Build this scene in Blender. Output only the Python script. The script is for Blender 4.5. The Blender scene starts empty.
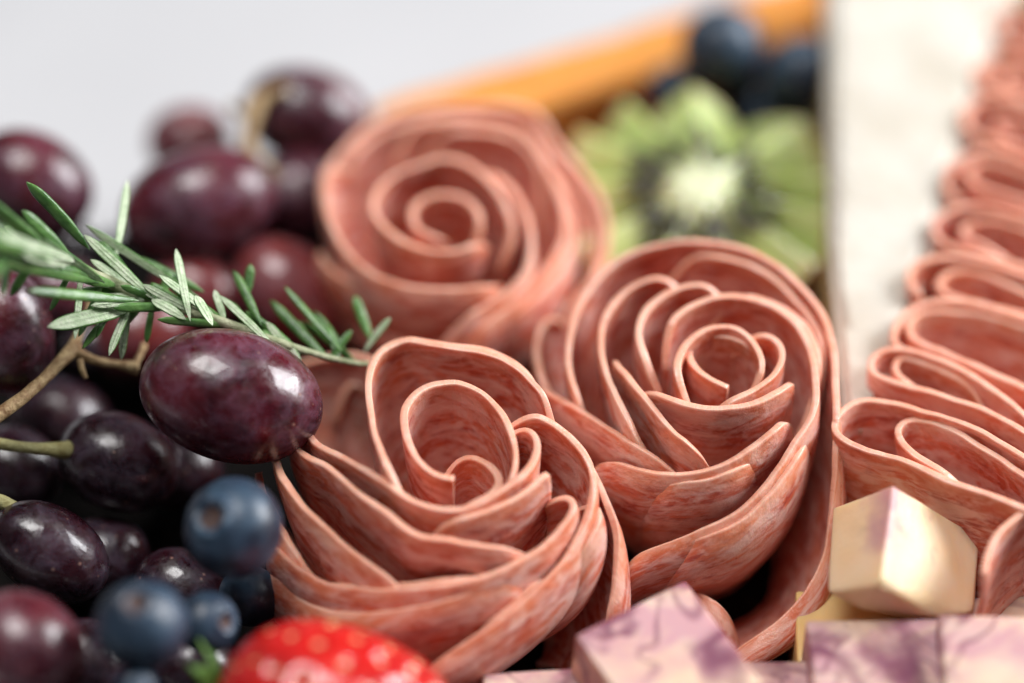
import bpy, bmesh, math, random
from mathutils import Vector, Matrix, noise
random.seed(7)
C = bpy.context.scene.collection
sc = bpy.context.scene
U = 0.01                      # everything below is written in centimetres
R_ = math.radians

# ------------------------------------------------------------------ camera
ELEV = R_(46.0); DIST = 37.0; TGT = Vector((0, 0, 2.5))
LENS = 90.0
CAMP = TGT + DIST * Vector((0, -math.cos(ELEV), math.sin(ELEV)))
FWD = (TGT - CAMP).normalized(); RIGHT = Vector((1, 0, 0)); UP = RIGHT.cross(FWD).normalized()
KP = 36.0 / LENS / 1024.0     # cm per pixel per cm of depth
def ray(px, py): return FWD + RIGHT * ((px - 512) * KP) - UP * ((py - 341.5) * KP)
def PR(px, py, z): return P(px, py, z + max(0, (110 - px) / 110) * 1.1)
def P(px, py, z):
    r = ray(px, py); return CAMP + r * ((z - CAMP.z) / r.z)
def PD(px, py, d): return CAMP + ray(px, py) * d
def depth(p): return (p - CAMP).dot(FWD)
cd = bpy.data.cameras.new('camera'); cam = bpy.data.objects.new('camera', cd); C.objects.link(cam)
cam.location = CAMP * U
cam.rotation_euler = Matrix((RIGHT, UP, -FWD)).transposed().to_euler()
cd.lens = LENS; cd.sensor_width = 36; cd.clip_start = 0.02; cd.clip_end = 20
cd.dof.use_dof = True
cd.dof.focus_distance = depth(P(500, 470, 3.3)) * U
cd.dof.aperture_fstop = 3.3
sc.camera = cam

# ------------------------------------------------------------------ helpers
def tag(o, label=None, cat=None, group=None, kind=None):
    if label: o['label'] = label
    if cat: o['category'] = cat
    if group: o['group'] = group
    if kind: o['kind'] = kind
    return o
def mesh_obj(name, verts, faces, mats, origin=Vector((0, 0, 0)), parent=None, mi=None, uvs=None, smooth=True):
    me = bpy.data.meshes.new(name)
    me.from_pydata([((Vector(v) - origin) * U)[:] for v in verts], [], faces)
    for m in (mats if isinstance(mats, (list, tuple)) else [mats]): me.materials.append(m)
    if mi: me.polygons.foreach_set('material_index', mi)
    if smooth: me.polygons.foreach_set('use_smooth', [True] * len(me.polygons))
    if uvs:
        ul = me.uv_layers.new(name='UVMap')
        for l in me.loops: ul.data[l.index].uv = uvs[l.vertex_index]
    me.update()
    o = bpy.data.objects.new(name, me); C.objects.link(o)
    if parent is not None: o.parent = parent
    else: o.location = origin * U
    return o
def empty(name, origin):
    o = bpy.data.objects.new(name, None); C.objects.link(o); o.location = origin * U; o.empty_display_size = .005
    return o
def n3(p, s=1.0, seed=0.0): return noise.noise(Vector((p[0] * s + seed, p[1] * s - seed * 1.7, p[2] * s + seed * .6)))
def catmull(pts, n):
    """even resampling of a smooth curve through pts"""
    pts = [Vector(p) for p in pts]
    ext = [pts[0] * 2 - pts[1]] + pts + [pts[-1] * 2 - pts[-2]]
    dense = []
    for i in range(len(pts) - 1):
        a, b, c, d = ext[i:i + 4]
        for k in range(16):
            t = k / 16
            dense.append(.5 * ((2 * b) + (c - a) * t + (2 * a - 5 * b + 4 * c - d) * t * t + (3 * b - a - 3 * c + d) * t ** 3))
    dense.append(pts[-1])
    # light smoothing against tracing jitter
    for _ in range(80):
        dense = [dense[0]] + [(dense[i - 1] + 2 * dense[i] + dense[i + 1]) / 4 for i in range(1, len(dense) - 1)] + [dense[-1]]
    L = [0]
    for i in range(1, len(dense)): L.append(L[-1] + (dense[i] - dense[i - 1]).length)
    out = []; j = 0
    for k in range(n):
        s = L[-1] * k / (n - 1)
        while j < len(L) - 2 and L[j + 1] < s: j += 1
        f = (s - L[j]) / max(1e-9, L[j + 1] - L[j])
        out.append(dense[j].lerp(dense[j + 1], min(1, max(0, f))))
    return out, L[-1]

# ------------------------------------------------------------------ materials
def nmat(name):
    m = bpy.data.materials.new(name); m.use_nodes = True
    nt = m.node_tree; nt.nodes.clear()
    out = nt.nodes.new('ShaderNodeOutputMaterial'); b = nt.nodes.new('ShaderNodeBsdfPrincipled')
    nt.links.new(b.outputs[0], out.inputs[0])
    return m, nt, b
def setv(nt, sock, v):
    if isinstance(v, bpy.types.NodeSocket): nt.links.new(v, sock)
    elif isinstance(v, (tuple, list)) and len(v) == 3 and sock.type == 'RGBA': sock.default_value = (*v, 1)
    else: sock.default_value = v
def coord(nt, kind='Object', scale=(100, 100, 100), rot=(0, 0, 0)):
    t = nt.nodes.new('ShaderNodeTexCoord'); mp = nt.nodes.new('ShaderNodeMapping')
    mp.inputs['Scale'].default_value = scale; mp.inputs['Rotation'].default_value = rot
    nt.links.new(t.outputs[kind], mp.inputs[0]); return mp.outputs[0]
def rnd(nt, vec, k=37.0):
    """shift a coordinate by the object's random number"""
    oi = nt.nodes.new('ShaderNodeObjectInfo'); mu = nt.nodes.new('ShaderNodeMath'); mu.operation = 'MULTIPLY'
    nt.links.new(oi.outputs['Random'], mu.inputs[0]); mu.inputs[1].default_value = k
    a = nt.nodes.new('ShaderNodeVectorMath'); a.operation = 'ADD'
    nt.links.new(vec, a.inputs[0]); nt.links.new(mu.outputs[0], a.inputs[1]); return a.outputs[0]
def noi(nt, vec, scale, detail=4, rough=.55, dist=0.0):
    n = nt.nodes.new('ShaderNodeTexNoise'); nt.links.new(vec, n.inputs['Vector'])
    n.inputs['Scale'].default_value = scale; n.inputs['Detail'].default_value = detail
    n.inputs['Roughness'].default_value = rough; n.inputs['Distortion'].default_value = dist
    return n.outputs['Fac']
def ramp(nt, fac, stops, interp='LINEAR'):
    r = nt.nodes.new('ShaderNodeValToRGB'); r.color_ramp.interpolation = interp
    nt.links.new(fac, r.inputs[0]); e = r.color_ramp.elements
    while len(e) < len(stops): e.new(.5)
    for i, (p, c) in enumerate(stops):
        e[i].position = p; e[i].color = (c, c, c, 1) if isinstance(c, (int, float)) else (*c, 1)
    return r.outputs[0]
def mix(nt, fac, a, b, blend='MIX'):
    m = nt.nodes.new('ShaderNodeMix'); m.data_type = 'RGBA'; m.blend_type = blend
    setv(nt, m.inputs[0], fac); setv(nt, m.inputs[6], a); setv(nt, m.inputs[7], b); return m.outputs[2]
def mth(nt, op, a, b=0.0):
    m = nt.nodes.new('ShaderNodeMath'); m.operation = op
    setv(nt, m.inputs[0], a); setv(nt, m.inputs[1], b); return m.outputs[0]
def bump(nt, b, h, strength=.3, dist=.0005):
    n = nt.nodes.new('ShaderNodeBump'); n.inputs['Strength'].default_value = strength; n.inputs['Distance'].default_value = dist
    nt.links.new(h, n.inputs['Height']); nt.links.new(n.outputs[0], b.inputs['Normal'])
def prin(nt, b, col, rough=.5, spec=.5, sss=0, rad=(1, .3, .15), sscale=.002, coat=0, crough=.2):
    setv(nt, b.inputs['Base Color'], col); setv(nt, b.inputs['Roughness'], rough)
    b.inputs['Specular IOR Level'].default_value = spec
    if sss:
        b.inputs['Subsurface Weight'].default_value = sss; b.inputs['Subsurface Radius'].default_value = rad
        b.inputs['Subsurface Scale'].default_value = sscale
    if coat: b.inputs['Coat Weight'].default_value = coat; b.inputs['Coat Roughness'].default_value = crough

def salami_mat(name, edge=False):
    m, nt, b = nmat(name)
    uv = rnd(nt, coord(nt, 'UV', (1, 1, 1)))
    mp = nt.nodes.new('ShaderNodeMapping'); mp.inputs['Scale'].default_value = (.6, 1.6, 1); mp.inputs['Rotation'].default_value = (0, 0, .18)
    nt.links.new(uv, mp.inputs[0]); st = mp.outputs[0]
    big = noi(nt, st, .9, 3, .5, .3)
    fat = noi(nt, st, 2.6, 5, .58, .9)
    fine = noi(nt, st, 8, 4, .6, .4)
    sx = nt.nodes.new('ShaderNodeSeparateXYZ'); t_ = nt.nodes.new('ShaderNodeTexCoord'); nt.links.new(t_.outputs['UV'], sx.inputs[0])
    c = ramp(nt, big, [(.3, (.56, .092, .045)), (.52, (.69, .155, .078)), (.72, (.78, .25, .13))])
    dk = ramp(nt, noi(nt, st, 3.1, 5, .6, .8), [(.50, 0), (.64, .72)])
    c = mix(nt, dk, c, (.38, .04, .038))
    f = ramp(nt, fat, [(.44, 0), (.61, .9)])
    c = mix(nt, f, c, (.88, .54, .46))
    c = mix(nt, ramp(nt, fine, [(.48, 0), (.64, .5)]), c, (.88, .58, .52))
    # the outer few millimetres of a slice are plainer and more orange than its middle
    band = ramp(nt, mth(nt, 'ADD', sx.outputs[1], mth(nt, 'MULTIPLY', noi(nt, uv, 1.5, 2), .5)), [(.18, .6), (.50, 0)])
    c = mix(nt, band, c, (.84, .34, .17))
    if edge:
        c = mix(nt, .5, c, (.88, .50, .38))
    prin(nt, b, c, ramp(nt, noi(nt, uv, 6, 3), [(.3, .26), (.7, .50)]), .55, .3, (1, .30, .15), .0017, .18, .18)
    h = mth(nt, 'ADD', mth(nt, 'MULTIPLY', noi(nt, uv, 9, 4), .8), mth(nt, 'MULTIPLY', noi(nt, uv, 38, 3), .35))
    bump(nt, b, h, .42, .0005)
    return m
M = {}
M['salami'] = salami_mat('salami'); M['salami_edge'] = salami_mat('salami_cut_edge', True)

def grape_mat(name, deep, red, bloomc):
    m, nt, b = nmat(name)
    v = rnd(nt, coord(nt))
    c = mix(nt, ramp(nt, noi(nt, v, .9, 3, .5, .4), [(.38, 0), (.66, 1)]), deep, red)
    c = mix(nt, ramp(nt, noi(nt, v, 5, 4, .6), [(.45, 0), (.7, .5)]), c, red)
    blm = ramp(nt, noi(nt, v, 2.4, 6, .68, .8), [(.44, 0), (.66, .5)])
    c = mix(nt, blm, c, bloomc)
    vo = nt.nodes.new('ShaderNodeTexVoronoi'); vo.inputs['Scale'].default_value = 4.2; nt.links.new(v, vo.inputs['Vector'])
    sp = ramp(nt, vo.outputs['Distance'], [(.05, 1), (.12, 0)])
    c = mix(nt, mth(nt, 'MULTIPLY', sp, .55), c, (.45, .25, .2))
    rough = ramp(nt, noi(nt, v, 3.0, 6, .7, .6), [(.36, .18), (.64, .46)])
    prin(nt, b, c, rough, .62, .25, (1, .12, .15), .003, .35, .07)
    bump(nt, b, mth(nt, 'ADD', noi(nt, v, 5, 5), mth(nt, 'MULTIPLY', noi(nt, v, 1.6, 2), 1.6)), .22, .0008)
    return m
M['grape'] = grape_mat('dark_grape_skin', (.020, .0015, .005), (.10, .007, .014), (.20, .10, .15))
M['grape_red'] = grape_mat('red_grape_skin', (.08, .008, .012), (.19, .024, .020), (.28, .13, .17))
M['grape_wine'] = grape_mat('wine_grape_skin', (.04, .004, .010), (.13, .014, .022), (.26, .14, .18))
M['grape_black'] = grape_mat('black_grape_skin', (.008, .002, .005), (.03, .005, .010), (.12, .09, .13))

m, nt, b = nmat('blueberry_skin'); v = rnd(nt, coord(nt))
c = mix(nt, ramp(nt, noi(nt, v, 1.6, 5, .6, .5), [(.36, 0), (.64, 1)]), (.008, .014, .028), (.045, .085, .135))
c = mix(nt, ramp(nt, noi(nt, v, 7, 4, .7), [(.5, 0), (.75, .5)]), c, (.02, .02, .05))
prin(nt, b, c, .42, .5, 0, coat=.1, crough=.3); bump(nt, b, noi(nt, v, 8, 4), .15, .0005); M['blueberry'] = m
m, nt, b = nmat('blueberry_crown'); v = coord(nt)
prin(nt, b, mix(nt, noi(nt, v, 9, 3), (.03, .025, .04), (.16, .09, .06)), .7, .3); M['bcrown'] = m

def simple(name, c1, c2, sc_=4, rough=.5, spec=.5, sss=0, rad=(1, .5, .3), sscale=.002, bmp=.2, kind='Object', scale=(100, 100, 100), coat=0):
    m, nt, b = nmat(name); v = rnd(nt, coord(nt, kind, scale))
    c = mix(nt, ramp(nt, noi(nt, v, sc_, 5, .6, .3), [(.35, 0), (.68, 1)]), c1, c2)
    prin(nt, b, c, rough, spec, sss, rad, sscale, coat)
    if bmp: bump(nt, b, noi(nt, v, sc_ * 3, 4), bmp, .0006)
    M[name] = m; return m
simple('stem', (.22, .12, .055), (.52, .38, .20), 5, .6, .3, bmp=.6)
simple('green_stem', (.30, .26, .10), (.50, .48, .24), 5, .6, .3, bmp=.5)
simple('needle_top', (.045, .12, .03), (.13, .26, .07), 3, .33, .5, .15, (.3, 1, .2), .001, .35, coat=.15)
simple('needle_under', (.40, .52, .32), (.66, .74, .55), 6, .65, .3, .15, (.5, 1, .4), .001, .5)
simple('rosemary_stem', (.20, .24, .12), (.42, .42, .28), 5, .6, .3, bmp=.5)
simple('cheddar', (.70, .27, .055), (.78, .35, .09), 1.2, .45, .4, .4, (1, .5, .15), .003, .15)
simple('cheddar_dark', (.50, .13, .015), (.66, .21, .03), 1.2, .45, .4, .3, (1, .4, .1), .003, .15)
simple('brie_rind', (.56, .51, .43), (.66, .625, .56), .9, .75, .25, .2, (1, .8, .6), .002, .6)
simple('brie_paste', (.42, .29, .13), (.58, .44, .24), 1.5, .5, .4, .3, (1, .7, .3), .003, .3)
simple('white_table', (.49, .49, .505), (.54, .54, .555), .12, .45, .4, bmp=0)
simple('slate', (.008, .007, .007), (.016, .014, .013), 2.5, .9, .08, bmp=.6)
simple('sepal', (.04, .10, .02), (.12, .24, .04), 3, .5, .4)
simple('berry_seed', (.72, .36, .16), (.82, .50, .28), 8, .35, .6, bmp=0)
simple('kiwi_skin', (.30, .17, .06), (.48, .32, .13), 6, .8, .2, bmp=.6)
m, nt, b = nmat('strawberry_flesh'); v = coord(nt)
c = mix(nt, ramp(nt, noi(nt, v, 1.0, 3), [(.35, 0), (.65, 1)]), (.44, .007, .010), (.60, .018, .014))
prin(nt, b, c, .22, .6, .4, (1, .15, .08), .003, .4, .1); bump(nt, b, noi(nt, v, 6, 3), .1, .0005); M['strawberry'] = m

def marble_mat(name, cream1, cream2, amount, seed, rind=None):
    m, nt, b = nmat(name)
    v = rnd(nt, coord(nt), 11 + seed)
    rid = mth(nt, 'ABSOLUTE', mth(nt, 'SUBTRACT', noi(nt, v, .55, 2.5, .5, .7), .5))
    rid2 = mth(nt, 'ABSOLUTE', mth(nt, 'SUBTRACT', noi(nt, rnd(nt, v, 5), .9, 2, .5, .5), .5))
    brk = ramp(nt, noi(nt, v, 1.1, 3), [(.34, .25), (.60, 1)])
    if not rind: brk = mth(nt, 'MULTIPLY', brk, min(1, amount * 1.3))
    if rind: rid2 = rid
    veins = mth(nt, 'MULTIPLY', mth(nt, 'MAXIMUM', ramp(nt, rid, [(.0, 1), (.022, .85), (.06, 0)]), ramp(nt, rid2, [(.0, .8), (.012, .6), (.035, 0)])), brk)
    wash = mth(nt, 'MULTIPLY', ramp(nt, noi(nt, v, 1.1, 5, .6, .6), [(.50 - .08 * amount, 0), (.68 - .08 * amount, .8)]), amount)
    c = mix(nt, ramp(nt, noi(nt, v, 1.0, 2), [(.35, 0), (.65, 1)]), cream1, cream2)
    if rind:      # purple rind side: the top of the block
        so = nt.nodes.new('ShaderNodeSeparateXYZ'); nt.links.new(coord(nt), so.inputs[0])
        hgt = mth(nt, 'ADD', so.outputs[2], mth(nt, 'MULTIPLY', noi(nt, v, 1.3, 4), 1.0))
        wash = ramp(nt, mth(nt, 'DIVIDE', hgt, 3.0), [((rind + .72) / 3, 0), ((rind + 1.05) / 3, .8)])
        veins = mth(nt, 'MULTIPLY', veins, ramp(nt, mth(nt, 'DIVIDE', hgt, 3.0), [((rind + .5) / 3, .0), ((rind + .75) / 3, .9)]))
    c = mix(nt, wash, c, (.52, .25, .31))
    c = mix(nt, mth(nt, 'MULTIPLY', veins, .9), c, (.15, .02, .065))
    prin(nt, b, c, .38, .5, .45, (1, .65, .35), .0035)
    bump(nt, b, mth(nt, 'ADD', noi(nt, v, 10, 4), mth(nt, 'MULTIPLY', veins, -.8)), .2, .0005)
    return m
M['marble'] = marble_mat('wine_marbled_cheese', (.72, .50, .36), (.75, .58, .46), 1.0, 0)
M['marble_pale'] = marble_mat('pale_marbled_cheese', (.86, .60, .34), (.88, .68, .46), .0, 5, 1.52)
M['marble_yellow'] = marble_mat('plain_yellow_cheese', (.72, .46, .18), (.78, .54, .24), .05, 9)

# kiwi flesh : colour by distance from the core, object origin on the core axis
m, nt, b = nmat('kiwi_flesh')
t = nt.nodes.new('ShaderNodeTexCoord'); sep = nt.nodes.new('ShaderNodeSeparateXYZ'); nt.links.new(t.outputs['UV'], sep.inputs[0])
ang, rad = sep.outputs[0], sep.outputs[1]     # uv.x = angle turns, uv.y = radius in cm / 3
v = coord(nt)
c = ramp(nt, rad, [(.0, (.70, .72, .50)), (.20, (.66, .69, .42)), (.30, (.58, .65, .26)), (.50, (.52, .62, .22)), (.66, (.54, .64, .24)), (.73, (.62, .52, .24))])
cb = nt.nodes.new('ShaderNodeCombineXYZ'); nt.links.new(mth(nt, 'MULTIPLY', ang, 60), cb.inputs[0]); nt.links.new(mth(nt, 'MULTIPLY', rad, 4), cb.inputs[1])
stre = noi(nt, cb.outputs[0], 1.0, 3)
c = mix(nt, ramp(nt, stre, [(.4, 0), (.7, .5)]), c, (.76, .82, .56))
ring_ = mth(nt, 'MULTIPLY', ramp(nt, rad, [(.20, 0), (.27, 1), (.36, .8), (.46, 0)]), ramp(nt, stre, [(.42, 0), (.56, .85)]))
c = mix(nt, ring_, c, (.05, .045, .02))
prin(nt, b, c, .14, .6, .4, (.6, 1, .3), .003, .5, .1); bump(nt, b, stre, .2, .0008); M['kiwi'] = m
simple('kiwi_seed', (.008, .006, .004), (.03, .02, .012), 3, .3, .5, bmp=0)

# ------------------------------------------------------------------ setting
def box_obj(name, x0, x1, y0, y1, z0, z1, mat):
    vs = [(x, y, z) for z in (z0, z1) for y in (y0, y1) for x in (x0, x1)]
    fs = [(0, 2, 3, 1), (4, 5, 7, 6), (0, 1, 5, 4), (2, 6, 7, 3), (0, 4, 6, 2), (1, 3, 7, 5)]
    return mesh_obj(name, vs, fs, mat, smooth=False)
tb = box_obj('table', -120, 120, -90, 140, -3, 0, M['white_table'])
tag(tb, kind='structure')
# dark serving board, rear edge running up to the right behind the food
BZ = 0.6
a0 = P(-700, 480, BZ); a1 = P(1150, -95, BZ); dr = (a1 - a0).normalized(); a1 = a0 + dr * 40; nr = Vector((dr.y, -dr.x, 0))
q = [a0, a1, a1 + nr * 30, a0 + nr * 30]
bm = bmesh.new()
vb = [bm.verts.new((p.x, p.y, 0.002)) for p in q]; vt = [bm.verts.new((p.x, p.y, BZ)) for p in q]
bm.faces.new(vb); bm.faces.new(vt[::-1])
for i in range(4): bm.faces.new((vb[i], vt[i], vt[(i + 1) % 4], vb[(i + 1) % 4]))
bmesh.ops.recalc_face_normals(bm, faces=bm.faces); bmesh.ops.bevel(bm, geom=bm.edges[:], offset=.12, segments=3, affect='EDGES')
bm.verts.ensure_lookup_table()
brd = mesh_obj('serving_board', [v.co.copy() for v in bm.verts], [[v.index for v in f.verts] for f in bm.faces], M['slate'], origin=Vector((0, 0, 0)))
bm.free()
tag(brd, 'dark matt serving board lying on the white table under all the food', 'serving board')

# ------------------------------------------------------------------ sheets of salami
TH = 0.095
def sheet(rim, down, rows, u_len, th=TH, seed=0, wob=.05, uvo=(0, 0)):
    """solid sheet hanging from a rim curve; returns verts, faces, material indices, uvs.
    down(p, t, s) gives the centre surface point below rim point p."""
    n = len(rim)
    G = []
    for j in range(rows):
        t = j / (rows - 1)
        G.append([down(rim[i], t, i / (n - 1)) for i in range(n)])
    # undulation
    def nrm(i, j):
        a = G[j][min(i + 1, n - 1)] - G[j][max(i - 1, 0)]
        b_ = G[min(j + 1, rows - 1)][i] - G[max(j - 1, 0)][i]
        c_ = a.cross(b_); return c_.normalized() if c_.length > 1e-9 else Vector((0, 0, 1))
    N = [[nrm(i, j) for i in range(n)] for j in range(rows)]
    for j in range(rows):
        for i in range(n):
            G[j][i] = G[j][i] + N[j][i] * (wob * n3(G[j][i], .9, seed) + wob * .35 * n3(G[j][i], 2.7, seed + 5))
    N = [[nrm(i, j) for i in range(n)] for j in range(rows)]
    verts, uvs = [], []
    prof = []     # list of rings (each n points), running from bottom outside, over the rim, to bottom inside
    for j in range(rows - 1, 0, -1):
        prof.append(([G[j][i] + N[j][i] * th / 2 for i in range(n)], j / (rows - 1), 0))
    K = 7
    for k in range(K):
        a = math.pi * k / (K - 1)
        ca, sa = math.cos(a), math.sin(a)
        ca = math.copysign(abs(ca) ** .4, ca); sa = abs(sa) ** .4
        ring = []
        for i in range(n):
            up = (G[0][i] - G[1][i]).normalized()
            jag = .012 * n3(G[0][i], 4, seed + 9) + .008 * max(0, n3(G[0][i], 8, seed + 2))
            thl = th * (1 + .35 * n3(G[0][i], 1.3, seed + 20))
            ring.append(G[0][i] + N[0][i] * (ca * thl / 2) + up * (sa * thl * .34 + jag))
        prof.append((ring, 0.0, 1))
    for j in range(1, rows):
        prof.append(([G[j][i] - N[j][i] * th / 2 for i in range(n)], j / (rows - 1), 0))
    dl = (G[0][n // 2] - G[-1][n // 2]).length
    for ring, t, e in prof:
        for i, p in enumerate(ring):
            verts.append(p); uvs.append((uvo[0] + u_len * i / (n - 1), uvo[1] + t * dl))
    faces, mi = [], []
    R = len(prof)
    for r in range(R - 1):
        e = prof[r][2] and prof[r + 1][2]
        for i in range(n - 1):
            a = r * n + i; faces.append((a, a + 1, a + n + 1, a + n)); mi.append(1 if e else 0)
    for i in (0, n - 1):                       # end caps
        for r in range(R // 2):
            a, b_ = r * n + i, (R - 1 - r) * n + i; c_, d_ = (r + 1) * n + i, (R - 2 - r) * n + i
            if r + 1 >= R - 2 - r + 1: break
            f = (a, c_, d_, b_) if c_ != d_ else (a, c_, b_)
            faces.append(f if i == 0 else f[::-1]); mi.append(1)
    return verts, faces, mi, uvs

def sink(rim, L, amt, cen, dist=.55, inw=.10):
    n = len(rim); out = []
    for i, p in enumerate(rim):
        d0_, d1_ = L * i / (n - 1), L * (n - 1 - i) / (n - 1); q_ = p.copy()
        for d, a in ((d0_, amt[0]), (d1_, amt[1])):
            if a and d < dist:
                f = (1 - d / dist) ** 2
                q_.z -= a * f; h = Vector((cen.x - p.x, cen.y - p.y, 0))
                if h.length > .01: q_ += h.normalized() * inw * f * (1 if a > 0 else 0)
        out.append(q_)
    return out
def make_rose(name, label, cpix, cz, k, tilt, petals, base_z=BZ + .01):
    cen = P(cpix[0], cpix[1], cz)
    root = empty(name, Vector((cen.x, cen.y, base_z)))
    tag(root, label, 'salami rose', 'salami roses on the board')
    def dome(x, y):
        dx, dy = x - cen.x, y - cen.y
        if dy > 0: return max(1.0, cz + tilt * dy - k * .45 * dx * dx - .035 * dy * dy)
        f = min(1, -dy / 1.5)
        return max(1.0, cz + tilt * dy - k * (.45 + .55 * f) * dx * dx - k * dy * dy)
    def lift(px, py, dz):
        r = ray(px, py); s = (6.0 - CAMP.z) / r.z
        while True:
            p = CAMP + r * s
            if p.z <= dome(p.x, p.y) + dz or p.z < .9: return p
            s += .01
    for q_, (pts, dz, opt) in enumerate(petals):
        P3 = []
        for i, pt in enumerate(pts):
            d = dz if not isinstance(dz, (tuple, list)) else dz[0] + (dz[1] - dz[0]) * i / (len(pts) - 1)
            P3.append(lift(pt[0], pt[1], d))
        _, L = catmull(P3, 8)
        n = max(24, int(L / .055))
        rim, L = catmull(P3, n)
        rim = sink(rim, L, opt.get('sink', (.45, .45)), cen)
        kb = opt.get('kb', .5); bulge = opt.get('bulge', .07); dp = opt.get('depth', None)
        def down(p, t, s, kb=kb, bulge=bulge, dp=dp):
            fr = min(1, max(0, (cen.y - p.y) / 1.2 + .25)); bl = bulge * (.3 + 1.7 * fr)
            zb = base_z + .05 if dp is None else max(base_z + .05, p.z - dp)
            f = 1 - (1 - kb) * (t ** 1.6) + bl * math.sin(math.pi * min(1, t * 1.15) ** .75)
            return Vector((cen.x + (p.x - cen.x) * f, cen.y + (p.y - cen.y) * f, p.z + (zb - p.z) * t))
        sd = cpix[0] * .013 + q_ * 3.1
        layers = [(rim, L)]
        for (f0, f1, out_, dn) in opt.get('more', []):
            sub = rim[int(f0 * n):int(f1 * n)]
            r2 = []
            for i_, p in enumerate(sub):
                h = Vector((p.x - cen.x, p.y - cen.y, 0)).normalized(); w_ = math.sin(math.pi * i_ / (len(sub) - 1)) ** .5
                r2.append(p + h * out_ * (-.35 + 1.35 * w_ if out_ > 0 else .25 + .75 * w_) - Vector((0, 0, dn * (1.9 - .9 * w_))))
            L2 = L * (f1 - f0); layers.append((sink(r2, L2, (.7, .7), cen, .8, .2), L2))
        for rim_, L_ in layers[1:]:
            v, f, mi, uv = sheet(rim_, down, 22, L_, seed=sd + 1.7, wob=.028, th=TH, uvo=(random.random() * 30, 0))
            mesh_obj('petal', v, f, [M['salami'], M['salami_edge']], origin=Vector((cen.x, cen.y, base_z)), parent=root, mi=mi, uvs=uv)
        v, f, mi, uv = sheet(rim, down, 22, L, seed=sd, wob=opt.get('wob', .028), th=TH * opt.get('th', 1), uvo=(random.random() * 30, 0))
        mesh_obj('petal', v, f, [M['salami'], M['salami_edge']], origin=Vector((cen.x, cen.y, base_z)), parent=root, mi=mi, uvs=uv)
    return root

A = [
 ([(454,480),(445,479),(430,473),(415,458),(407,437),(404,416),(411,401),(424,390),(442,384),(459,383),(475,389),(489,398),(500,411),(508,424),(515,445),(516,463),(512,478),(505,490),(490,499)], (-.15,.0), {'kb':.75,'bulge':.0,'depth':1.9,'wob':.02,'sink':(0,.4)}),
 ([(440,458),(458,454),(479,460),(493,470),(500,482),(494,493),(480,501),(462,506),(445,507)], (-.55,-.05), {'kb':.8,'bulge':0,'depth':1.5,'wob':.02}),
 ([(403,494),(392,477),(382,455),(374,430),(369,405),(367,385),(371,366),(382,352),(398,343),(414,341),(432,345),(455,349),(479,351),(500,358),(520,370),(537,388),(552,405),(562,420)], .12, {'more':[(.3,.98,.13,.10)]}),
 ([(296,424),(310,436),(318,447),(340,456),(359,468),(387,484),(406,499),(430,508),(455,511),(475,506),(495,495),(515,482),(530,468),(536,452),(536,440),(530,427),(520,419),(510,418)], 0, {'kb':.6,'sink':(0,.4)}),
 ([(425,533),(436,527),(455,521),(479,515),(508,503),(528,490),(540,478),(547,474)], 0, {'kb':.6,'sink':(.3,0)}),
 ([(292,444),(305,457),(318,463),(328,468),(342,479),(359,495),(383,511),(400,526),(416,536),(432,539),(450,540),(477,546),(504,549),(537,547)], 0, {'kb':.6,'sink':(0,.4)}),
 ([(276,455),(279,468),(285,483),(301,507),(318,522),(344,546),(371,565),(394,583),(410,592)], 0, {'kb':.6,'sink':(0,.3)}),
 ([(258,474),(264,495),(273,517),(287,540),(303,566),(320,584)], -.1, {'kb':.6,'sink':(0,.3)}),
 ([(266,528),(279,550),(289,562),(309,575),(328,585),(357,590),(396,591),(430,588),(469,583),(498,573),(524,559),(547,544),(563,526),(573,509),(572,497),(565,489),(553,485)], 0, {'kb':.6,'more':[(.12,.72,-.13,.05)]}),
 ([(262,550),(275,572),(297,597),(318,610),(348,615),(396,612),(440,603),(475,592),(510,577),(535,560)], -.05, {'kb':.62}),
 ([(505,409),(525,412),(547,420),(567,435),(582,451),(592,470),(594,489),(590,512),(582,532),(568,556),(547,579),(514,611),(479,634),(450,653),(434,665),(415,675)], 0, {'kb':.55,'more':[(.28,.60,.13,.08),(.5,.9,-.12,.06)]}),
 ([(560,430),(580,448),(596,477),(606,503),(615,528),(617,551),(615,583),(610,612),(603,640)], -.1, {'kb':.6}),
 ([(282,392),(290,373),(303,363),(328,358),(352,356),(371,360),(392,370)], -.75, {'kb':.6}),
 ([(330,400),(345,385),(360,380),(378,385)], -1.2, {'kb':.6}),
]
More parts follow.
